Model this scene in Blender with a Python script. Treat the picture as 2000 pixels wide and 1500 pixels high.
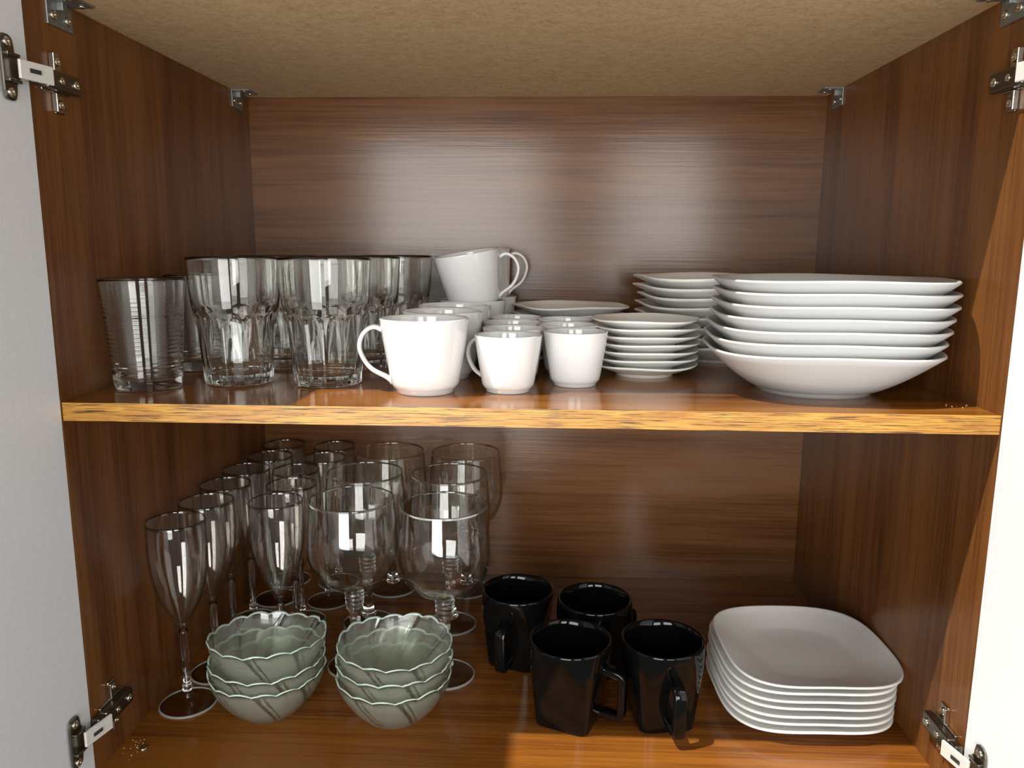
import bpy, bmesh, math, random
from mathutils import Vector, Matrix, Euler
for o in list(bpy.data.objects): bpy.data.objects.remove(o)
sc = bpy.context.scene
COL = sc.collection
PI = math.pi
def R(d): return math.radians(d)
rnd = random.Random(7)

# ------------------------------------------------------------------ camera
cam = bpy.data.cameras.new('camera'); cam_o = bpy.data.objects.new('camera', cam); COL.objects.link(cam_o)
cam.lens = 27.407; cam.sensor_width = 36; cam.clip_start = 0.02
cam_o.matrix_world = Matrix((
    (0.99902, -0.01272, 0.04236, 0.45298),
    (0.04392, 0.17197, -0.98412, -0.69795),
    (0.00523, 0.98502, 0.17236, 0.14537),
    (0, 0, 0, 1)))
sc.camera = cam_o

# ------------------------------------------------------------------ light and exposure
world = bpy.data.worlds.new('world'); sc.world = world; world.use_nodes = True
bg = world.node_tree.nodes['Background']; bg.inputs[0].default_value = (1.0, 0.97, 0.92, 1); bg.inputs[1].default_value = 0.12

def area(name, loc, target, sx, sy, power, color, shape='RECTANGLE'):
    l = bpy.data.lights.new(name, 'AREA'); l.shape = shape; l.size = sx; l.size_y = sy
    l.energy = power; l.color = color
    o = bpy.data.objects.new(name, l); COL.objects.link(o)
    o.location = loc
    o.rotation_euler = (Vector(target) - Vector(loc)).to_track_quat('-Z', 'Y').to_euler()
    return o
# the two panes of the balcony window behind the viewer, and the sun slanting in from the upper left
area('window_light', (-0.04, -1.8, -0.03), (-0.04, 0, -0.03), 0.92, 1.42, 42, (1.0, 0.99, 0.96))
area('window_light', (1.05, -1.8, 0.17), (1.05, 0, 0.17), 0.60, 0.88, 16, (1.0, 0.99, 0.96))
sl = bpy.data.lights.new('sun', 'SUN'); sl.energy = 5.6; sl.angle = math.radians(0.9); sl.color = (1.0, 0.95, 0.86)
sun = bpy.data.objects.new('sun', sl); COL.objects.link(sun); sun.location = (-1.2, -.6, 2.4)
sun.rotation_euler = Vector((.53, .24, -1.0)).to_track_quat('-Z', 'Y').to_euler()

sc.view_settings.view_transform = 'Standard'
sc.view_settings.look = 'None'
sc.view_settings.exposure = 0.0
sc.view_settings.gamma = 1.0
sc.view_settings.use_curve_mapping = False
sc.cycles.max_bounces = 24
sc.cycles.transmission_bounces = 24
sc.cycles.transparent_max_bounces = 32
sc.cycles.glossy_bounces = 8
sc.cycles.diffuse_bounces = 5
sc.cycles.sample_clamp_indirect = 6.0

# ------------------------------------------------------------------ dimensions (metres); shelf top is z = 0, cupboard front y = 0
W, D, H1, H2, T = 0.86, 0.5157, 0.3663, 0.3870, 0.0174
F = -H2

# ------------------------------------------------------------------ materials
def mat(name):
    m = bpy.data.materials.new(name); m.use_nodes = True
    nt = m.node_tree
    return m, nt, nt.nodes['Principled BSDF']
def N(nt, t, **kw):
    n = nt.nodes.new(t)
    for k, v in kw.items(): setattr(n, k, v)
    return n
def ramp(nt, fac, stops):
    r = N(nt, 'ShaderNodeValToRGB'); e = r.color_ramp.elements
    while len(e) > 1: e.remove(e[0])
    e[0].position = stops[0][0]; e[0].color = (*stops[0][1], 1)
    for p_, c in stops[1:]:
        x = e.new(p_); x.color = (*c, 1)
    nt.links.new(fac, r.inputs[0]); return r
def noise(nt, vec, scale, detail=4, rough=.55, dist=0.0):
    n = N(nt, 'ShaderNodeTexNoise'); n.inputs['Scale'].default_value = scale
    n.inputs['Detail'].default_value = detail; n.inputs['Roughness'].default_value = rough
    n.inputs['Distortion'].default_value = dist
    nt.links.new(vec, n.inputs['Vector']); return n
def mapped(nt, scale, loc=(0, 0, 0)):
    tc = N(nt, 'ShaderNodeTexCoord'); mp = N(nt, 'ShaderNodeMapping')
    mp.inputs['Scale'].default_value = scale; mp.inputs['Location'].default_value = loc
    nt.links.new(tc.outputs['Object'], mp.inputs['Vector']); return mp.outputs[0]

def wood(name, axis, dark, mid, light, rough=.27, fine=.35, seed=0.0, spec=.5, bump=.15):
    m, nt, b = mat(name)
    s1 = [14, 14, 14]; s2 = [150, 150, 150]; s3 = [5, 5, 5]
    s1[axis] = .9; s2[axis] = 3.0; s3[axis] = .8
    n1 = noise(nt, mapped(nt, s1, (seed, seed * .7, seed * 1.3)), 2.0, 5, .6, .35)
    n2 = noise(nt, mapped(nt, s2, (seed, 0, 0)), 2.0, 3, .6)
    n3 = noise(nt, mapped(nt, s3, (0, seed, 0)), 2.0, 3, .5, .6)
    mx = N(nt, 'ShaderNodeMath', operation='MULTIPLY_ADD'); mx.inputs[1].default_value = fine
    nt.links.new(n2.outputs[0], mx.inputs[0])
    sm = N(nt, 'ShaderNodeMath', operation='MULTIPLY_ADD'); sm.inputs[1].default_value = .55
    nt.links.new(n1.outputs[0], sm.inputs[0]); 
    s3m = N(nt, 'ShaderNodeMath', operation='MULTIPLY'); s3m.inputs[1].default_value = .45 - fine * .5
    nt.links.new(n3.outputs[0], s3m.inputs[0]); nt.links.new(s3m.outputs[0], sm.inputs[2])
    nt.links.new(sm.outputs[0], mx.inputs[2])
    r = ramp(nt, mx.outputs[0], [(.36, dark), (.5, mid), (.66, light)])
    nt.links.new(r.outputs[0], b.inputs['Base Color'])
    b.inputs['Roughness'].default_value = rough
    b.inputs['Specular IOR Level'].default_value = spec
    bp = N(nt, 'ShaderNodeBump'); bp.inputs['Strength'].default_value = bump; bp.inputs['Distance'].default_value = .0006
    nt.links.new(n2.outputs[0], bp.inputs['Height']); nt.links.new(bp.outputs[0], b.inputs['Normal'])
    return m
WD, WM, WL = (.034, .0110, .0036), (.098, .0335, .0095), (.185, .071, .019)
M_SIDE = wood('walnut_upright', 2, WD, WM, WL, rough=.28, spec=.35)
M_BACK = wood('walnut_back', 0, (.036, .0125, .0042), (.086, .033, .0112), (.145, .062, .023), rough=.20, spec=.42, seed=3.1)
M_FLOOR = wood('walnut_flat', 0, (.058, .018, .0035), (.160, .054, .009), (.290, .108, .016), rough=.12, seed=8.3)
# shelf edge band: open pored oak print
def edge_mat():
    m, nt, b = mat('oak_edge')
    n1 = noise(nt, mapped(nt, (8, 8, 60)), 2.0, 4, .6, .3)
    n2 = noise(nt, mapped(nt, (10, 60, 560)), 2.0, 3, .6, .25)
    r1 = ramp(nt, n1.outputs[0], [(.3, (.33, .125, .016)), (.52, (.47, .225, .026)), (.75, (.56, .33, .05))])
    r2 = ramp(nt, n2.outputs[0], [(.41, (.14, .09, .06)), (.46, (1, 1, 1))])
    mx = N(nt, 'ShaderNodeMix', data_type='RGBA', blend_type='MULTIPLY'); mx.inputs[0].default_value = 1
    nt.links.new(r1.outputs[0], mx.inputs[6]); nt.links.new(r2.outputs[0], mx.inputs[7])
    nt.links.new(mx.outputs[2], b.inputs['Base Color'])
    b.inputs['Roughness'].default_value = .38
    bp = N(nt, 'ShaderNodeBump'); bp.inputs['Strength'].default_value = .3; bp.inputs['Distance'].default_value = .0005
    nt.links.new(n2.outputs[0], bp.inputs['Height']); nt.links.new(bp.outputs[0], b.inputs['Normal'])
    return m
M_EDGE = edge_mat()
def board_mat():
    m, nt, b = mat('raw_fibreboard')
    n1 = noise(nt, mapped(nt, (1, 1, 1)), 260, 4, .7)
    n2 = noise(nt, mapped(nt, (1, 1, 1)), 80, 4, .6)
    ad = N(nt, 'ShaderNodeMath', operation='MULTIPLY_ADD'); ad.inputs[1].default_value = .6
    ml = N(nt, 'ShaderNodeMath', operation='MULTIPLY'); ml.inputs[1].default_value = .4
    nt.links.new(n1.outputs[0], ad.inputs[0]); nt.links.new(n2.outputs[0], ml.inputs[0]); nt.links.new(ml.outputs[0], ad.inputs[2])
    r = ramp(nt, ad.outputs[0], [(.33, (.45, .29, .145)), (.5, (.60, .415, .225)), (.66, (.70, .52, .31))])
    nt.links.new(r.outputs[0], b.inputs['Base Color']); b.inputs['Roughness'].default_value = .7
    b.inputs['Specular IOR Level'].default_value = .25
    return m
M_BOARD = board_mat()
def simple(name, col, rough, metal=0.0, spec=.5, coat=0.0, grain=0.0, gscale=200):
    m, nt, b = mat(name)
    b.inputs['Roughness'].default_value = rough; b.inputs['Metallic'].default_value = metal
    b.inputs['Specular IOR Level'].default_value = spec
    if coat: b.inputs['Coat Weight'].default_value = coat; b.inputs['Coat Roughness'].default_value = .05
    n = noise(nt, mapped(nt, (1, 1, 1)), gscale, 3)
    g = grain
    r = ramp(nt, n.outputs[0], [(.3, tuple(c * (1 - g) for c in col)), (.7, tuple(min(1, c * (1 + g)) for c in col))])
    nt.links.new(r.outputs[0], b.inputs['Base Color'])
    return m
M_DOOR = simple('white_laminate', (.80, .81, .83), .35, grain=.03)
M_PORC = simple('white_porcelain', (.74, .745, .745), .10, coat=.4, grain=.01, gscale=40)
M_STONE = simple('satin_white_ceramic', (.85, .85, .82), .28, grain=.012, gscale=60)
M_SOUP = simple('soft_white_ceramic', (.52, .525, .52), .30, grain=.012, gscale=60)
M_BLACK = simple('black_glaze', (.003, .003, .003), .07, spec=.36, grain=.2, gscale=60)
M_NICKEL = simple('nickel', (.50, .47, .41), .22, metal=1, grain=.08)
M_DARKNI = simple('dark_nickel', (.20, .185, .155), .30, metal=1, grain=.1)
M_ZINC = simple('zinc', (.30, .31, .30), .42, metal=.8, grain=.1)
M_SCREW = simple('screw_steel', (.75, .70, .58), .18, metal=1, grain=.05)
M_LINK = simple('white_zinc_plating', (.86, .85, .80), .45, metal=.35, grain=.03)
def edge_glass(name, col, tr, rough):
    m, nt, b = mat(name)
    b.inputs['Base Color'].default_value = (*col, 1); b.inputs['Roughness'].default_value = rough
    b.inputs['Transmission Weight'].default_value = tr; b.inputs['IOR'].default_value = 1.45
    return m
M_LIPGLINT = edge_glass('glass_lip_glint', (.86, .87, .84), .70, .08)  # pale colour imitates the bright internal reflection ringing each foot
M_RIMGLOW = edge_glass('pale_green_lip_glow', (.78, .95, .87), .50, .10)  # whitened bowl lip: the light piped to the rim is put into its colour
M_CRUMB = simple('crumb', (.70, .52, .32), .8, grain=.2)
M_SLOT = simple('slot', (.03, .03, .03), .5)

def glass(name, tint, rough=0.0, ior=1.47):
    m, nt, b = mat(name)
    nt.nodes.remove(b); out = nt.nodes['Material Output']
    g = N(nt, 'ShaderNodeBsdfGlass'); g.inputs['Color'].default_value = (*tint, 1)
    g.inputs['Roughness'].default_value = rough; g.inputs['IOR'].default_value = ior
    nt.links.new(g.outputs[0], out.inputs[0])
    return m
def thin(name, face_tint, edge_tint, f0=.05, solid=0.0, ior=1.5, graze=.80):
    m, nt, b = mat(name)
    nt.nodes.remove(b); out = nt.nodes['Material Output']
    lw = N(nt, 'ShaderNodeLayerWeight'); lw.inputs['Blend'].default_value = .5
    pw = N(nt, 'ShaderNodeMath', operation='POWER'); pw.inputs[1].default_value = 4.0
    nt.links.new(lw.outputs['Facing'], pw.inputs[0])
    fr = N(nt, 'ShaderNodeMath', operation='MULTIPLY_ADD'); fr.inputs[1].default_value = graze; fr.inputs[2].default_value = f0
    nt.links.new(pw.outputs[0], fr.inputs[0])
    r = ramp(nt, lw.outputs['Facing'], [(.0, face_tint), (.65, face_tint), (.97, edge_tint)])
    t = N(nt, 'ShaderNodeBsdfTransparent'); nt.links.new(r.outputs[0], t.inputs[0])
    g = N(nt, 'ShaderNodeBsdfGlossy'); g.inputs['Roughness'].default_value = .015
    mx = N(nt, 'ShaderNodeMixShader')
    nt.links.new(fr.outputs[0], mx.inputs[0]); nt.links.new(t.outputs[0], mx.inputs[1]); nt.links.new(g.outputs[0], mx.inputs[2])
    last = mx.outputs[0]
    if solid:
        gl = N(nt, 'ShaderNodeBsdfGlass'); gl.inputs['Color'].default_value = (*face_tint, 1); gl.inputs['IOR'].default_value = ior; gl.inputs['Roughness'].default_value = 0
        m2 = N(nt, 'ShaderNodeMixShader'); m2.inputs[0].default_value = solid
        nt.links.new(last, m2.inputs[1]); nt.links.new(gl.outputs[0], m2.inputs[2]); last = m2.outputs[0]
    nt.links.new(last, out.inputs[0])
    return m
M_GLASS = glass('clear_glass', (.99, .993, .985), 0.0, 1.50)
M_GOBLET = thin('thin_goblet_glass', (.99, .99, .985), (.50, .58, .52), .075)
M_GOBSTEM = glass('goblet_stem_glass', (.985, .99, .98), 0.0, 1.5)
M_FOOT = thin('stemware_foot_glass', (.99, .99, .985), (.95, .96, .94), .04, graze=.30)
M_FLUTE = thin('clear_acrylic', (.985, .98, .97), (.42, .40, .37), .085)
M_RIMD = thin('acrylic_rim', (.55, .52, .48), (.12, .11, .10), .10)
M_FLSTEM = glass('acrylic_stem', (.975, .97, .96), 0.0, 1.49)
M_GREEN = thin('pale_green_glass', (.95, .985, .97), (.55, .80, .70), .07, solid=.2)
def frosted():
    m, nt, b = mat('frosted_green_glass')
    out = nt.nodes['Material Output']
    b.inputs['Base Color'].default_value = (.93, .945, .85, 1)
    b.inputs['Roughness'].default_value = .26
    b.inputs['Transmission Weight'].default_value = .90
    b.inputs['Coat Weight'].default_value = .5; b.inputs['Coat Roughness'].default_value = .06
    b.inputs['IOR'].default_value = 1.45
    n = noise(nt, mapped(nt, (1, 1, 1)), 900, 2)
    bp = N(nt, 'ShaderNodeBump'); bp.inputs['Strength'].default_value = .25; bp.inputs['Distance'].default_value = .0003
    nt.links.new(n.outputs[0], bp.inputs['Height']); nt.links.new(bp.outputs[0], b.inputs['Normal'])
    t = N(nt, 'ShaderNodeBsdfTransparent'); t.inputs[0].default_value = (.93, .97, .94, 1)
    mx = N(nt, 'ShaderNodeMixShader'); mx.inputs[0].default_value = .58
    nt.links.new(t.outputs[0], mx.inputs[1]); nt.links.new(b.outputs[0], mx.inputs[2]); nt.links.new(mx.outputs[0], out.inputs[0])
    return m
M_FROST = frosted()

# ------------------------------------------------------------------ object helpers
def obj(name, me, m=None, parent=None, smooth=True, mats=None):
    o = bpy.data.objects.new(name, me); COL.objects.link(o)
    for x in (mats or ([m] if m else [])): me.materials.append(x)
    if smooth:
        for p_ in me.polygons: p_.use_smooth = True
    if parent: o.parent = parent
    return o
def thing(name, label, cat, loc=(0, 0, 0), rz=0, group=None):
    o = bpy.data.objects.new(name, None); COL.objects.link(o)
    o.empty_display_size = .03; o.location = loc; o.rotation_euler = (0, 0, rz)
    o['label'] = label; o['category'] = cat
    if group: o['group'] = group
    return o
def tag(o, label, cat, group=None):
    o['label'] = label; o['category'] = cat
    if group: o['group'] = group
    return o
def copy_tree(o, parent=None):
    c = o.copy(); COL.objects.link(c)
    c.parent = parent
    for ch in [x for x in bpy.data.objects if x.parent == o]:
        copy_tree(ch, c)
    return c
def dup(root, label, loc, rz=0, rot=None):
    c = copy_tree(root); c['label'] = label; c.location = loc
    c.rotation_euler = rot if rot else (0, 0, rz)
    return c
def mesh(name, vs, fs, sharp=None):
    me = bpy.data.meshes.new(name); me.from_pydata(vs, [], fs); me.update()
    return me
def fixn(me):
    bm = bmesh.new(); bm.from_mesh(me); bmesh.ops.recalc_face_normals(bm, faces=bm.faces); bm.to_mesh(me); bm.free(); return me
def sharpen(me, deg):
    bm = bmesh.new(); bm.from_mesh(me)
    for e in bm.edges:
        if len(e.link_faces) == 2 and e.calc_face_angle(0) > math.radians(deg): e.smooth = False
    bm.to_mesh(me); bm.free(); return me
def revolve(name, rows, n, shape=None, facemat=None):
    """rows: list of (r, z); r == 0 closes at a pole. shape(i, r, z, th) -> (x, y, z)."""
    vs, fs, idx, mi = [], [], [], []
    for i, (r, z) in enumerate(rows):
        if r == 0:
            idx.append([len(vs)]); vs.append(shape(i, 0, z, 0) if shape else (0, 0, z))
        else:
            ring = []
            for k in range(n):
                th = 2 * PI * k / n
                ring.append(len(vs))
                vs.append(shape(i, r, z, th) if shape else (r * math.cos(th), r * math.sin(th), z))
            idx.append(ring)
    for i in range(len(rows) - 1):
        a, b = idx[i], idx[i + 1]
        for k in range(n):
            k2 = (k + 1) % n
            if len(a) == 1 and len(b) == 1: continue
            if len(a) == 1: f = (a[0], b[k2], b[k])
            elif len(b) == 1: f = (a[k], a[k2], b[0])
            else: f = (a[k], a[k2], b[k2], b[k])
            fs.append(f)
            if facemat: mi.append(facemat(i, 2 * PI * (k + .5) / n))
    me = fixn(mesh(name, vs, fs))
    if facemat:
        for p_, q in zip(me.polygons, mi): p_.material_index = q
    return me
def spline(pts, m=6):
    """Catmull-Rom through (r, z) points."""
    out = []
    P = [pts[0]] + list(pts) + [pts[-1]]
    for i in range(1, len(P) - 2):
        p0, p1, p2, p3 = P[i - 1], P[i], P[i + 1], P[i + 2]
        for k in range(m):
            t = k / m
            out.append(tuple(.5 * ((2 * p1[j]) + (-p0[j] + p2[j]) * t + (2 * p0[j] - 5 * p1[j] + 4 * p2[j] - p3[j]) * t * t
                                   + (-p0[j] + 3 * p1[j] - 3 * p2[j] + p3[j]) * t ** 3) for j in range(len(p1))))
    out.append(tuple(pts[-1])); return out
def box_bm(bm, x0, x1, y0, y1, z0, z1, bev=0.0, M=None):
    v = [bm.verts.new((x, y, z)) for x in (x0, x1) for y in (y0, y1) for z in (z0, z1)]
    fs = [bm.faces.new([v[i] for i in q]) for q in ((0, 1, 3, 2), (4, 6, 7, 5), (0, 4, 5, 1), (2, 3, 7, 6), (0, 2, 6, 4), (1, 5, 7, 3))]
    if bev:
        es = list({e for f in fs for e in f.edges})
        r = bmesh.ops.bevel(bm, geom=es, offset=bev, segments=2, profile=.5, affect='EDGES')
        v = list({x for f in r['faces'] for x in f.verts} | {x for x in v if x.is_valid})
    if M is not None: bmesh.ops.transform(bm, matrix=M, verts=v)
def done(bm, name):
    bmesh.ops.recalc_face_normals(bm, faces=bm.faces)
    me = bpy.data.meshes.new(name); bm.to_mesh(me); bm.free(); return me
def box(name, x0, x1, y0, y1, z0, z1, m, parent=None, bev=0.0):
    bm = bmesh.new(); box_bm(bm, x0, x1, y0, y1, z0, z1, bev)
    return obj(name, done(bm, name), m, parent, smooth=False)
def sweep(name, path, secs, up=Vector((0, 1, 0)), closed_caps=True):
    """path: points in a plane whose normal is up; secs: list of sections [(a along in-plane normal, b along up)]."""
    vs, fs = [], []
    n = len(path)
    for i, p_ in enumerate(path):
        a = Vector(path[max(0, i - 1)]); b = Vector(path[min(n - 1, i + 1)])
        t = (b - a).normalized(); nn = t.cross(up).normalized()
        for (u, w) in secs[i]:
            q = Vector(p_) + nn * u + up * w; vs.append(tuple(q))
    m = len(secs[0])
    for i in range(n - 1):
        for k in range(m):
            k2 = (k + 1) % m
            fs.append((i * m + k, i * m + k2, (i + 1) * m + k2, (i + 1) * m + k))
    fs.append(tuple(range(m))); fs.append(tuple(range((n - 1) * m, n * m)))
    return fixn(mesh(name, vs, fs))
def ell(a, b, n=14): return [(a * math.cos(2 * PI * k / n), b * math.sin(2 * PI * k / n)) for k in range(n)]
def rrect(a, b, r, n=3):
    out = []
    for cx, cy, s in ((a - r, b - r, 0), (-a + r, b - r, 1), (-a + r, -b + r, 2), (a - r, -b + r, 3)):
        for k in range(n + 1):
            t = (s + k / n) * PI / 2
            out.append((cx + r * math.cos(t), cy + r * math.sin(t)))
    return out

# ------------------------------------------------------------------ the cupboard
cab = thing('kitchen_cabinet', 'open walnut kitchen cupboard with one shelf and two white doors', 'cabinet', (0, 0, F - .018))
def cpart(name, x0, x1, y0, y1, z0, z1, m, bev=0.0, label=None, parent=None):
    o = box(name, x0, x1, y0, y1, z0, z1, m, None, bev)
    o.parent = parent or cab
    root_inv = Matrix.Translation((0, 0, -(F - .018))) if not parent else Matrix.Identity(4)
    o.matrix_parent_inverse = root_inv
    if label: o['label'] = label
    return o
cpart('side_panel', -.018, 0, 0, D + .02, F - .018, H1 + .02, M_SIDE)
cpart('side_panel', W, W + .018, 0, D + .02, F - .018, H1 + .02, M_SIDE)
cpart('back_panel', 0, W, D, D + .01, F - .018, H1 + .02, M_BACK)
cpart('top_panel', 0, W, 0.0, D, H1, H1 + .018, M_BOARD, label='beige raw fibreboard underside of the top')
M_BASESHADE = wood('walnut_base_shaded', 0, (.038, .0105, .0025), (.120, .037, .0065), (.250, .088, .013), rough=.14, seed=5.2)  # darker copy of the shelf walnut, shade of the lower compartment in its colour
cpart('bottom_panel', 0, W, 0.0, D, F - .018, F, M_BASESHADE)
shelf = cpart('shelf', 0.0004, W - .0004, 0.0012, D, -T, 0, M_FLOOR)
cpart('edge_band', 0.0004, W - .0004, 0.0, .0012, -T, 0, M_EDGE, parent=shelf, label='yellowish oak edge band')
# doors swung open past their hinges
DOOR_W = .435
def door(side):
    bm = bmesh.new()
    if side < 0: box_bm(bm, -.018, 0, -DOOR_W, -.001, F - .03, H1 + .05, .0012)
    else: box_bm(bm, 0, .018, -DOOR_W, -.001, F - .03, H1 + .05, .0012)
    o = obj('door', done(bm, 'door'), M_DOOR, None, smooth=False)
    o.location = (0 if side < 0 else W, 0, 0)
    o.rotation_euler = (0, 0, math.radians(-1.5 if side < 0 else 1.5))
    o.parent = cab; o.matrix_parent_inverse = Matrix.Translation((0, 0, -(F - .018)))
    o['label'] = 'plain white laminate door swung open on the ' + ('left' if side < 0 else 'right')
door(-1); door(1)

# screw: flat round head with a cross recess, axis +x
def screw_mesh(r=.0035, h=.0014):
    me = revolve('screw', [(0, 0), (r, 0), (r, h * .5), (r * .8, h), (r * .35, h), (r * .28, h * .4), (0, h * .3)], 14,
                 lambda i, rr, z, th: (z, rr * math.cos(th), rr * math.sin(th)))
    return me
SCREW = screw_mesh(); SCREW_B = screw_mesh(.0042, .002)
SCREW.materials.append(M_SCREW); SCREW_B.materials.append(M_SCREW)
for me in (SCREW, SCREW_B):
    for p_ in me.polygons: p_.use_smooth = True
def put(me, name, loc, parent, rot=(0, 0, 0), scale=(1, 1, 1)):
    o = bpy.data.objects.new(name, me); COL.objects.link(o)
    o.location = loc; o.rotation_euler = rot; o.scale = scale; o.parent = parent; return o

def hinge(x, z0, s):
    """s = +1 on the left panel (grows toward +x), -1 mirrored on the right panel."""
    # arm: pressed steel channel standing off the panel
    bm = bmesh.new()
    def bx(x0, x1, y0, y1, za, zb, bev=0.0, M=None):
        box_bm(bm, min(s * x0, s * x1), max(s * x0, s * x1), y0, y1, za, zb, bev, M)
    bx(.0035, .0125, .006, .056, -.0085, .0085, .0018)
    bx(.002, .010, -.004, .010, -.0072, .0072, .0015)
    arm = obj('hinge', done(bm, 'hinge'), M_DARKNI, None, smooth=False)
    arm.location = (x, 0, z0 - (F - .018)); arm.parent = cab
    arm['label'] = 'dark nickel concealed hinge'
    # mounting plate with an upper and a lower wing
    bm = bmesh.new()
    bx(0.0, .0035, .010, .052, -.0095, .0095, .0008)
    for q in (1, -1):
        bx(0.0, .0026, .029, .043, min(q * .008, q * .027), max(q * .008, q * .027), .0012)
        bx(0.0, .0055, .028, .0305, min(q * .009, q * .026), max(q * .009, q * .026), .0008)
    obj('mounting_plate', done(bm, 'mounting_plate'), M_NICKEL, arm, smooth=False)
    rz = 0 if s > 0 else PI
    for (yy, zz, xx, me) in ((.0365, .019, .0026, SCREW_B), (.0365, -.019, .0026, SCREW_B), (.026, 0, .0125, SCREW), (.047, 0, .0125, SCREW_B)):
        put(me, 'screw', (s * xx, yy, zz), arm, (0, 0, rz))
    # link between the arm and the cup on the door
    bm = bmesh.new()
    M = Matrix.Translation((s * .0125, -.010, 0)) @ Matrix.Rotation(s * math.radians(-14), 4, 'Z')
    box_bm(bm, -.0014, .0014, -.017, .017, -.0078, .0078, .0007, M)
    lk = obj('link', done(bm, 'link'), M_LINK, arm, smooth=False)
    bm = bmesh.new()
    M2 = Matrix.Translation((s * .0140, -.013, 0)) @ Matrix.Rotation(s * math.radians(-14), 4, 'Z')
    box_bm(bm, -.0004, .0004, -.0055, .0055, -.0018, .0018, .0002, M2)
    obj('slot', done(bm, 'slot'), M_SLOT, arm, smooth=False)
    # cup flange screwed to the door's inner face
    bm = bmesh.new()
    vs = []
    prof = []
    for k in range(48):
        t = 2 * PI * k / 48
        cz, cy = math.sin(t), math.cos(t)
        L_, Wd = .0265, .0085
        e = 5
        rr = 1 / ((abs(cz) / L_) ** e + (abs(cy) / Wd) ** e) ** (1 / e)
        yy, zz = rr * cy, rr * cz
        if cy > 0:  # the round cup shows as a bulge toward the cupboard
            yy = max(yy, .0155 * math.sqrt(max(0, 1 - (zz / .0165) ** 2)) if abs(zz) < .0165 else yy)
        prof.append((yy, zz))
    def ringv(xx, f): return [bm.verts.new((s * xx, yy * f, zz * f)) for yy, zz in prof]
    r0, r1, r2 = ringv(.0002, 1), ringv(.0020, 1), ringv(.0028, .93)
    for a, b in ((r0, r1), (r1, r2)):
        for k in range(48): bm.faces.new((a[k], a[(k + 1) % 48], b[(k + 1) % 48], b[k]))
    bm.faces.new(r2); bm.faces.new(r0)
    # raised walls of the cup mouth
    for q in (1, -1): box_bm(bm, min(s * .002, s * .0065), max(s * .002, s * .0065), -.006, .010, q * .0105 - .0014, q * .0105 + .0014, .0006)
    cp = obj('cup_plate', done(bm, 'cup_plate'), M_DARKNI, arm, smooth=False)
    cp.location = (s * .0006, -.031, 0)
    for zz in (.020, -.020):
        put(SCREW_B, 'screw', (s * .0032, -.032, zz), arm, (0, 0, rz))
    return arm
for z in (.2915, -.331): hinge(0, z, 1)
for z in (.2915, -.331): hinge(W, z, -1)

def bracket(x, y, s):
    bm = bmesh.new()
    zt = H1
    def bx(x0, x1, *r): box_bm(bm, min(s * x0, s * x1), max(s * x0, s * x1), *r)
    bx(0, .0022, -.019, .019, -.024, 0, .0006)
    bx(0, .026, -.017, .017, -.0022, 0, .0006)
    bx(.001, .0075, -.0035, .0035, -.009, -.001, .0006)
    o = obj('corner_bracket', done(bm, 'corner_bracket'), M_ZINC, None, smooth=False)
    o.location = (x, y, zt - (F - .018)); o.parent = cab; o['label'] = 'grey zinc corner bracket'
    for yy in (-.011, .011):
        put(SCREW_B, 'screw', (s * .0022, yy, -.015), o, (0, 0, 0 if s > 0 else PI))
        put(SCREW, 'screw', (s * .017, yy, -.0022), o, (0, PI / 2, 0))
for (x, s) in ((0, 1), (W, -1)):
    for y in (.049, .468): bracket(x, y, s)

# ------------------------------------------------------------------ upper shelf: tumblers
def facet_tumbler():
    H = .1345
    outer = spline([(.0345, .001), (.0362, .004), (.0372, .015), (.0392, .040), (.0412, .064), (.0432, .076), (.0452, .088), (.0468, .105), (.0485, .1335)], 7)
    inner = spline([(.0468, .1335), (.0449, .105), (.0430, .088), (.0392, .074), (.0366, .055), (.0340, .025), (.0310, .0135), (.020, .0118)], 7)
    rows = [(0, .0025), (.026, .002)] + outer + [(.0479, H)] + inner + [(0, .0112)]
    no = len(outer) + 2
    NF = 12
    def shp(i, r, z, th):
        if r == 0: return (0, 0, z)
        a = (th * NF / (2 * PI)) % 1.0 - .5
        ph = a * 2 * PI / NF
        if i < no + 1:
            top = .0655 + .0125 * math.sqrt(max(0, math.cos(a * PI)))
            w = min(1, max(0, (top - z) / .0045)); w = w * w * (3 - 2 * w)
            c = math.cos(PI / NF) / math.cos(ph)
            r = r * (1 + w * (c - 1) * 1.25 - w * .018)
        else:
            top = .066
            w = min(1, max(0, (top - z) / .03)) * (1 if z > .014 else .3)
            r = r * (1 - w * .024 * math.cos(a * 2 * PI))
        return (r * math.cos(th), r * math.sin(th), z)
    return revolve('glass_body', rows, 120, shp)
P0 = tag(obj('tumbler', facet_tumbler(), M_GLASS), '', 'glass', 'faceted tumblers on the upper shelf')
pok = [((.1225, .1220), 0, 'tall faceted glass tumbler, front row, beside the ring-ribbed tumbler'),
       ((.220, .120), .2, 'tall faceted glass tumbler, front row, nearest the white handled cup'),
       ((.132, .238), .35, 'tall faceted glass tumbler in the second row, seen between the two front ones'),
       ((.229, .238), .1, 'tall faceted glass tumbler standing directly behind the front one nearest the white cup'),
       ((.2535, .336), .25, 'faceted glass tumbler furthest back, nearest the tilted white cups')]
def place(o, lst, z):
    for i, (xy, rz, lb) in enumerate(lst):
        if i == 0: o['label'] = lb; o.location = (*xy, z); o.rotation_euler = (0, 0, rz)
        else: dup(o, lb, (*xy, z), rz)
place(P0, pok, 0)
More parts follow.
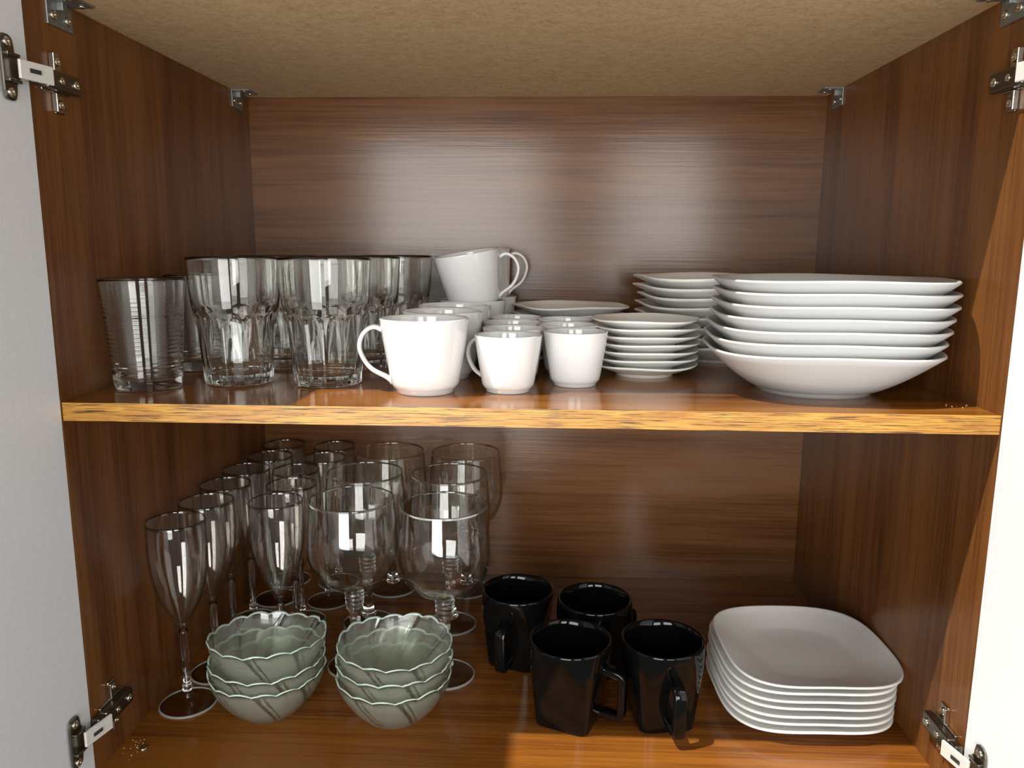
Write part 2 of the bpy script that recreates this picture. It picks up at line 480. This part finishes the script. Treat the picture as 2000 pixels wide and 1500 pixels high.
def ring_tumbler():
    outer = spline([(.0300, .0008), (.0318, .003), (.0330, .010), (.0338, .020)], 5)
    z = .021
    while z < .1115:
        r = .0338 + (z - .020) / .0925 * .0070
        ph = ((z - .021) / .0042) % 1
        amp = .0007 * min(1, max(0, (.103 - z) / .02))
        outer.append((r - amp * (1 if ph < .25 else 0), z)); z += .00105
    inner = spline([(.0395, .1120), (.0375, .085), (.0345, .045), (.0322, .020), (.029, .0125), (.015, .0105)], 6)
    rows = [(0, .0022), (.024, .0018)] + outer + [(.0406, .1120), (.0401, .1127)] + inner + [(0, .0100)]
    return revolve('glass_body', rows, 72)
R0 = tag(obj('tumbler', ring_tumbler(), M_GLASS), '', 'glass', 'ring-ribbed tumblers on the upper shelf')
place(R0, [((.0425, .0820), 0, 'short ring-ribbed glass tumbler, front left end of the upper shelf'),
           ((.0455, .212), .3, 'short ring-ribbed glass tumbler half hidden behind a faceted one, near the left wall')], 0)

# ------------------------------------------------------------------ upper shelf: cups
def cup_body(r1, h, rb, t=.0028):
    k = h / .0757
    out = [(rb * .92, 0), (rb * .98, .0006), (rb * .985, .0035 * k)] + spline([(rb * 1.06, .0055 * k), (rb * 1.16, .011 * k), (rb + (r1 - rb) * .52, h * .38), (rb + (r1 - rb) * .80, h * .70), (r1 * .995, h * .975)], 7)
    inn = spline([(r1 - t * .75, h * .985), (rb + (r1 - rb) * .80 - t, h * .70), (rb + (r1 - rb) * .50 - t, h * .38), (rb * 1.05 - t, .014 * k), (rb * .85 - t, .0085 * k), (rb * .4, .0070 * k)], 7)
    rows = [(0, .002), (rb * .80, .002), (rb * .86, 0)] + out + [(r1, h * .99), (r1 - t * .35, h)] + inn + [(0, .0068 * k)]
    return revolve('cup_body', rows, 72)
def cup_handle(r1, h, rb, reach, wid):
    """ear shaped loop in the x-z plane, pointing to +x"""
    def rad(z): return rb + (r1 - rb) * (.16 + .84 * z / h) - .0015
    za, zb = h * .83, h * .17
    ra, rc = rad(za), rad(zb)
    pts = [(ra - .0005, 0, za), (ra + reach * .42, 0, za + h * .045), (ra + reach * .82, 0, za - h * .04), (ra + reach, 0, za - h * .20),
           (ra + reach * .88, 0, za - h * .36), (ra + reach * .52, 0, za - h * .52), (rc + reach * .25, 0, zb + h * .03), (rc - .0005, 0, zb - h * .04)]
    path = spline(pts, 6)
    n = len(path); secs = []
    for i in range(n):
        t = i / (n - 1); e = 1 + .5 * (abs(t - .5) * 2) ** 4
        secs.append(ell(wid * .55 * e, wid * e))
    return sweep('handle', path, secs)
def make_cup(name, r1, h, rb, reach, wid, group):
    t = thing(name, '', 'cup', group=group)
    obj('cup_body', cup_body(r1, h, rb), M_PORC, t)
    obj('handle', cup_handle(r1, h, rb, reach, wid), M_PORC, t)
    return t
c0 = make_cup('coffee_cup', .0451, .0757, .0300, .0245, .0042, 'large white cups on the upper shelf')
cups = [((.331, .0815), R(184), 'large white coffee cup at the front, handle pointing at the faceted tumblers'),
        ((.3375, .1740), R(205), 'large white coffee cup second in the row, directly behind the front one'),
        ((.340, .2660), R(190), 'large white coffee cup third in the row, ahead of the one bearing a tilted cup'),
        ((.354, .3605), R(150), 'upright white cup with the nearer tilted cup set in its mouth'),
        ((.364, .4520), R(170), 'upright white cup at the back under the further tilted cup')]
place(c0, cups, 0)
for (x, y, lb) in ((.3570, .3605, 'tilted white cup on top of the cup row, nearer of the two'),
                   (.3660, .4520, 'tilted white cup on top of the cup row, further of the two')):
    dup(c0, lb, (x, y, .0640), rot=(R(3), R(-9), R(4)))
e0 = make_cup('espresso_cup', .0345, .0585, .0232, .0190, .0032, 'small espresso cups on the upper shelf')
esp = [((.4150, .0915), R(150), 'small white espresso cup at front left, its handle showing beside the big cup'),
       ((.4850, .1335), R(95), 'small white espresso cup at front right, in front of the saucer stack'),
       ((.4175, .1630), R(127), 'espresso cup second in the left file, behind the front left one'),
       ((.4130, .2330), R(4), 'espresso cup third in the left file, behind two others'),
       ((.4125, .3050), R(95), 'espresso cup at the rear of the left file, next to the tilted cups'),
       ((.4790, .2070), R(95), 'espresso cup second in the right file, behind the front right one'),
       ((.4775, .2780), R(95), 'espresso cup at the rear of the right file, before the small square plates')]
place(e0, esp, 0)

# ------------------------------------------------------------------ plates
def sq_plate(name, half, h, foot, depth_pow, n=96, expo=3.6, thick=.0034, wave=0.0, rim_flat=.0, bulge=0.0, well=.55, seed=0):
    """rounded-square dish: radial profile that changes from a circle at the foot to a squircle at the rim"""
    def rim_r(th, e):
        c, s = abs(math.cos(th)), abs(math.sin(th))
        return 1 / ((c ** e + s ** e) ** (1 / e))
    prof = []   # (fraction 0..1 of the radius, z)
    ff = foot / half
    under = [(0, .0018), (ff * .88, .0018), (ff * .92, 0), (ff, 0), (ff * 1.02, .003)]
    k = 9
    for i in range(1, k + 1):
        f = ff * 1.02 + (1 - ff * 1.02) * i / k
        u = (f - ff) / (1 - ff)
        under.append((f, .003 + (h - .003 - thick * .6) * u ** depth_pow))
    top = [(1.0, h - thick * .25), (.992, h), (.978, h - thick * .1)]
    for i in range(1, k + 1):
        f = .97 + (ff * well / .55 - .97) * i / k if well else 0
        u = max(0, (f - ff * well / .55) / (1 - ff * well / .55))
        top.append((f, .0018 + thick + (h - .0018 - thick * 1.0) * u ** depth_pow - .0004))
    rows = under + top + [(ff * .4, .0018 + thick - .0006), (0, .0018 + thick - .0006)]
    rr = [(f * half, z) for f, z in rows]
    def shp(i, r, z, th):
        if r == 0: return (0, 0, z)
        f = r / half
        w = min(1, max(0, (f - ff * .9) / (1 - ff * .9)))
        e = 2 + (expo - 2) * w ** .8
        q = r * rim_r(th, e)
        dz = wave * w ** 3 * math.cos(4 * th + seed) 
        return (q * math.cos(th), q * math.sin(th), z + dz)
    return revolve(name, rr, n, shp)
ORD = ['lowest', 'second from the bottom', 'third from the bottom', 'fourth from the bottom', 'fifth from the bottom', 'sixth from the bottom', 'seventh from the bottom', 'eighth from the bottom']
def stack(o, n, x, y, z0, pitch, lb, rz, jit, shifts=None, jr=.06, topw='topmost'):
    for i in range(n):
        dx, dy = (shifts[i] if shifts else (rnd.uniform(-jit, jit), rnd.uniform(-jit, jit)))
        w = topw if i == n - 1 else ORD[i]
        l = lb.format(w)
        loc = (x + dx, y + dy, z0 + i * pitch); r = rz + rnd.uniform(-jr, jr)
        if i == 0: o['label'] = l; o.location = loc; o.rotation_euler = (0, 0, r)
        else: dup(o, l, loc, r)
# front stack of deep soup plates
b0 = tag(obj('soup_plate', sq_plate('soup_plate', .112, .0475, .056, 1.35, expo=3.2, wave=.0007, thick=.0036), M_SOUP), '', 'plate', 'deep soup plates at the front right of the upper shelf')
stack(b0, 7, .738, .1250, 0, .0116, 'deep white soup plate, {} of seven in front stack', R(-4), 0,
      shifts=[(-.004, 0), (-.003, .001), (-.001, 0), (.002, .001), (.004, 0), (.005, .001), (.003, 0)], jr=.035)
# back stack of dinner plates
d0 = tag(obj('dinner_plate', sq_plate('dinner_plate', .112, .026, .064, 1.3, expo=3.4, wave=.0015), M_STONE), '', 'plate', 'dinner plates at the back right of the upper shelf')
stack(d0, 8, .691, .3720, 0, .0120, 'white dinner plate, {} of eight behind the soup plates', R(5), .003, jr=.05)
# saucers
s0 = tag(obj('saucer', sq_plate('saucer', .0610, .0150, .033, 1.2, n=72, expo=2.25, wave=.0005, thick=.0030), M_STONE), '', 'saucer', 'small saucers stacked on the upper shelf')
stack(s0, 7, .5690, .2120, 0, .0086, 'small round white saucer, {} of seven beside espresso cups', 0, .0014, jr=.3)
# small square plates behind the cups
q0 = tag(obj('side_plate', sq_plate('side_plate', .0760, .0190, .040, 1.25, n=72, expo=3.6, wave=.0009, thick=.0030), M_STONE), '', 'plate', 'small square plates at the back of the upper shelf')
stack(q0, 5, .4860, .4250, 0, .0118, 'small square white plate, {} of five behind espresso cups', R(18), .0018, jr=.05)
# lower right stack of square plates
l0 = tag(obj('square_plate', sq_plate('square_plate', .0968, .0180, .055, 1.15, expo=3.5, thick=.0040, wave=.0008), M_STONE), '', 'plate', 'square plates at the lower right')
stack(l0, 7, .7590, .1770, F, .0090, 'square white plate beside black mugs, {} of seven', R(1), 0,
      shifts=[(-.003, .000), (-.002, .001), (-.003, 0), (-.001, .001), (-.002, 0), (-.001, .001), (.003, -.001)], jr=.012)

# ------------------------------------------------------------------ lower shelf: stemware
def flute():
    t = thing('champagne_flute', '', 'glass', group='champagne flutes on the lower left')
    o = spline([(.0042, .0955), (.0075, .102), (.0150, .116), (.0235, .135), (.0300, .160), (.0325, .185), (.0326, .205), (.0323, .2258)], 6)
    i = spline([(.0310, .2258), (.0315, .205), (.0313, .185), (.0287, .160), (.0222, .135), (.0136, .117), (.0055, .1045)], 6)
    obj('bowl', revolve('bowl', [(0, .0950)] + o + [(.0317, .2270)] + i + [(0, .1030)], 64, None, lambda q, th: 1 if len(o) - 1 <= q <= len(o) + 1 else 0), parent=t, mats=[M_FLUTE, M_RIMD])
    st = [(0, .0165), (.0040, .0165), (.0058, .0185), (.0058, .0200), (.0042, .0215), (.0058, .0230), (.0058, .0245), (.0040, .0262), (.0044, .060), (.0050, .090), (.0046, .0944), (0, .0944)]
    obj('stem', revolve('stem', st, 12), M_FLSTEM, t)
    ft = [(0, 0), (.0318, 0), (.0328, .0006), (.0328, .0014), (.0310, .0024)] + spline([(.0240, .0036), (.0120, .0060), (.0060, .0095), (.0042, .0162)], 5) + [(0, .0163)]
    obj('foot', revolve('foot', ft, 64, None, lambda q, th: 1 if 1 <= q <= 3 else 0), parent=t, mats=[M_FOOT, M_LIPGLINT])
    return t
f0 = flute()
fl = [((.0370, .127), 'champagne flute at the front of the left file, by the cupboard wall'),
      ((.0420, .197), 'champagne flute second in the left file, behind the frontmost'),
      ((.0370, .267), 'champagne flute third in the left file along the wall'),
      ((.0370, .337), 'champagne flute fourth in the left file along the wall'),
      ((.0460, .407), 'champagne flute fifth in the left file, near the back wall'),
      ((.0450, .476), 'champagne flute at the very back of the left file, in the corner'),
      ((.1255, .2030), 'champagne flute at the front of the right file, next to a round goblet'),
      ((.1230, .2700), 'champagne flute second in the right file, behind the one next to the goblet'),
      ((.1080, .3370), 'champagne flute third in the right file of flutes'),
      ((.1280, .4035), 'champagne flute fourth in the right file of flutes, by the back goblets'),
      ((.1260, .4710), 'champagne flute at the very back of the right file, by the rear goblet')]
place(f0, [(xy, rnd.uniform(0, 3), lb) for xy, lb in fl], F)
def goblet():
    t = thing('wine_goblet', '', 'glass', group='round wine goblets on the lower shelf')
    o = spline([(.0120, .1045), (.0260, .1085), (.0410, .119), (.0512, .135), (.0560, .154), (.0560, .174), (.0542, .200), (.0522, .2242)], 7)
    i = spline([(.0511, .2242), (.0530, .200), (.0547, .174), (.0546, .154), (.0496, .1365), (.0390, .1215), (.0230, .1122), (.0080, .1098)], 7)
    obj('bowl', revolve('bowl', [(0, .1040)] + o + [(.0517, .2250)] + i + [(0, .1094)], 80, None, lambda q, th: 1 if len(o) - 1 <= q <= len(o) + 1 else 0), parent=t, mats=[M_GOBLET, M_GOBSTEM])
    st = [(0, .0125), (.0120, .0125), (.0098, .0180), (.0078, .0240), (.0062, .033), (.0063, .055), (.0075, .074)]
    z = .079
    for k in range(4):
        st += [(.0102 + .0004 * k, z), (.0112 + .0004 * k, z + .0016), (.0112 + .0004 * k, z + .0034), (.0102 + .0004 * k, z + .0050)]; z += .0060
    st += [(.0118, .1036), (0, .1036)]
    obj('stem', revolve('stem', st, 24), M_GOBSTEM, t)
    ft = [(0, 0), (.0360, 0), (.0372, .0007), (.0372, .0016), (.0352, .0028)] + spline([(.0270, .0042), (.0190, .0068), (.0122, .0123)], 5) + [(0, .0123)]
    obj('foot', revolve('foot', ft, 72, None, lambda q, th: 1 if 1 <= q <= 3 else 0), parent=t, mats=[M_FOOT, M_LIPGLINT])
    return t
g0 = goblet()
place(g0, [((.2145, .2220), 0, 'round wine goblet at the front, next to the champagne flutes'),
           ((.2045, .3380), .4, 'round wine goblet in the middle row, next to the champagne flutes'),
           ((.2165, .4535), .8, 'round wine goblet at the back, next to the champagne flutes'),
           ((.3320, .2050), .2, 'round wine goblet at the front, nearest the black mugs'),
           ((.3225, .3390), .6, 'round wine goblet in the middle row on the black mug side'),
           ((.3330, .4555), 1., 'round wine goblet at the back on the black mug side')], F)

# ------------------------------------------------------------------ lower shelf: pressed glass dessert bowls
def dessert_bowl():
    o = spline([(.0290, .0014), (.0345, .0055), (.0440, .0150), (.0540, .0280), (.0618, .0425), (.0655, .0560)], 8)
    i = spline([(.0637, .0562), (.0596, .0425), (.0516, .0290), (.0414, .0168), (.0310, .0085), (.0180, .0052)], 8)
    rows = [(0, .0014), (.0250, .0008)] + o + [(.0648, .0572)] + i + [(0, .0045)]
    NL = 16
    def sw(z, th): return th + 8.5 * (z - .02)
    def shp(k, r, z, th):
        if r == 0: return (0, 0, z)
        u = max(0, (z - .010) / .047)
        a = sw(z, th) * NL
        lob = abs(math.sin(a / 2)) ** .8 - .6
        big = math.cos(sw(z, th) * 4 + .5)
        rib = max(0, 1 - abs(((a / (4 * PI)) % 1.0) - .12) / .07)
        amp = u ** 2
        rr = r * (1 + .014 * lob * amp + .010 * big * amp + .018 * rib * min(1, u * 2))
        zz = z + amp * amp * (.0036 * lob + .0012 * big)
        return (rr * math.cos(th), rr * math.sin(th), zz)
    def fm(k, th):
        z = rows[k][1]
        if z > .0557: return 2
        if z > .0520: return 0
        if z < .010: return 1
        g = (sw(z, th) * NL / (4 * PI)) % 1.0
        return 0 if (g < .10 or .17 < g < .21) else 1
    return revolve('dessert_bowl', rows, 224, shp, fm)
k0 = tag(obj('dessert_bowl', dessert_bowl(), mats=[M_GREEN, M_FROST, M_RIMGLOW]), '', 'bowl', 'scalloped glass dessert bowls')
bl = []
for i, w in enumerate(('bottom', 'middle', 'top')):
    bl.append(((.1375 + .001 * i, .1180 + (-.004 if i == 2 else 0)), .4 + 1.1 * i, (0, .0155, .0395)[i], R(-5) if i == 2 else 0,
               'scalloped pale green glass bowl, %s of the stack in front of the flutes' % w))
for i, w in enumerate(('bottom', 'middle', 'top')):
    bl.append(((.2855 + .0005 * i, .1150 + .001 * i), 1.3 + .9 * i, i * .0180, 0,
               'scalloped pale green glass bowl, %s of the stack nearer the black mugs' % w))
for i, (xy, rz, dz, tilt, lb) in enumerate(bl):
    e = (Matrix.Rotation(tilt, 3, 'X') @ Matrix.Rotation(rz, 3, 'Z')).to_euler()
    if i == 0: k0['label'] = lb; k0.location = (*xy, F); k0.rotation_euler = e
    else: dup(k0, lb, (*xy, F + dz), rot=e)

# ------------------------------------------------------------------ lower shelf: black mugs
def mug():
    t = thing('black_mug', '', 'mug', group='black mugs on the lower shelf')
    H = .0985; t_ = .0042
    out = [(.0300, 0), (.0318, .0010), (.0326, .0035)] + [(.0326 + (.0470 - .0326) * (k / 12) ** 1.05, .0035 + (H - .0060) * k / 12) for k in range(1, 13)]
    inn = [(.0470 - t_ * .8 - (.0145) * (k / 12) ** .95, H - .001 - (H - .012) * k / 12) for k in range(0, 13)]
    rows = [(0, .0012), (.026, .0012), (.028, 0)] + out + [(.0466, H - .0006), (.0452, H)] + inn + [(.020, .0075), (0, .0072)]
    def shp(i, r, z, th):
        if r == 0: return (0, 0, z)
        u = max(0, 1 - z / (H * .93))
        e = 2 + 4.2 * u ** .8
        c, s = abs(math.cos(th)), abs(math.sin(th))
        q = 1 / ((c ** e + s ** e) ** (1 / e))
        pinch = 1 - .03 * math.sin(PI * min(1, z / H)) 
        r = r * q * pinch
        return (r * math.cos(th), r * math.sin(th), z)
    obj('mug_body', revolve('mug_body', rows, 96, shp), M_BLACK, t)
    # square handle: rounded-corner loop of flat bar in the x-z plane
    xa, xb = .0335, .0625
    zt, zb = .0720, .0160
    pts = [(xa + .004, 0, zt - .002), (xb - .012, 0, zt - .004)]
    for k in range(5):
        a = PI / 2 - k * PI / 8
        pts.append((xb - .008 + .008 * math.cos(a) , 0, zt - .0125 + .008 * math.sin(a)))
    for k in range(5):
        a = -k * PI / 8
        pts.append((xb - .006 + .004 * math.cos(a) + .0015, 0, zb + .006 + .006 * math.sin(a)))
    pts += [(xb - .012, 0, zb), (xa - .0015, 0, zb + .001)]
    obj('handle', sharpen(sweep('handle', pts, [rrect(.0042, .0068, .0018)] * len(pts)), 50), M_BLACK, t)
    return t
m0 = mug()
place(m0, [((.4855, .1235), R(-22), 'black mug at the front left of four, square handle pointing to the right'),
           ((.5900, .1290), R(-80), 'black mug at the front right of four, handle facing the viewer, beside square plates'),
           ((.4215, .2500), R(-108), 'black mug at the back left, nearest the wine goblets'),
           ((.5190, .2280), R(35), 'black mug at the back right, wedged between three others')], F)

# ------------------------------------------------------------------ small things
cap = revolve('screw_cap', [(0, 0), (.0042, 0), (.0046, .0006), (.0040, .0018), (.0022, .0026), (0, .0028)], 24)
o = tag(obj('screw_cap', cap, M_NICKEL), 'tiny round metal cover cap lying on the lower left floor', 'cap'); o.location = (.0267, .0418, F)
def crumbs(name, cx, cy, sx, sy, z, n, lb):
    bm = bmesh.new()
    for k in range(n):
        r = rnd.uniform(.0003, .0009)
        res = bmesh.ops.create_icosphere(bm, subdivisions=1, radius=r)
        M = Matrix.Translation((cx + rnd.gauss(0, sx), cy + rnd.gauss(0, sy), z + r * .55)) @ Euler((rnd.random() * 3, rnd.random() * 3, 0)).to_matrix().to_4x4() @ Matrix.Diagonal((1, rnd.uniform(.5, 1), .7, 1))
        bmesh.ops.transform(bm, matrix=M, verts=res['verts'])
    o = obj(name, done(bm, name), M_CRUMB)
    o['label'] = lb; o['category'] = 'crumbs'; o['kind'] = 'stuff'
crumbs('crumbs', .0165, .044, .0045, .008, F, 26, 'pale crumbs in the lower left corner of the floor')
crumbs('crumbs', .845, .040, .006, .004, 0, 7, 'few crumbs at the right end of the upper shelf')
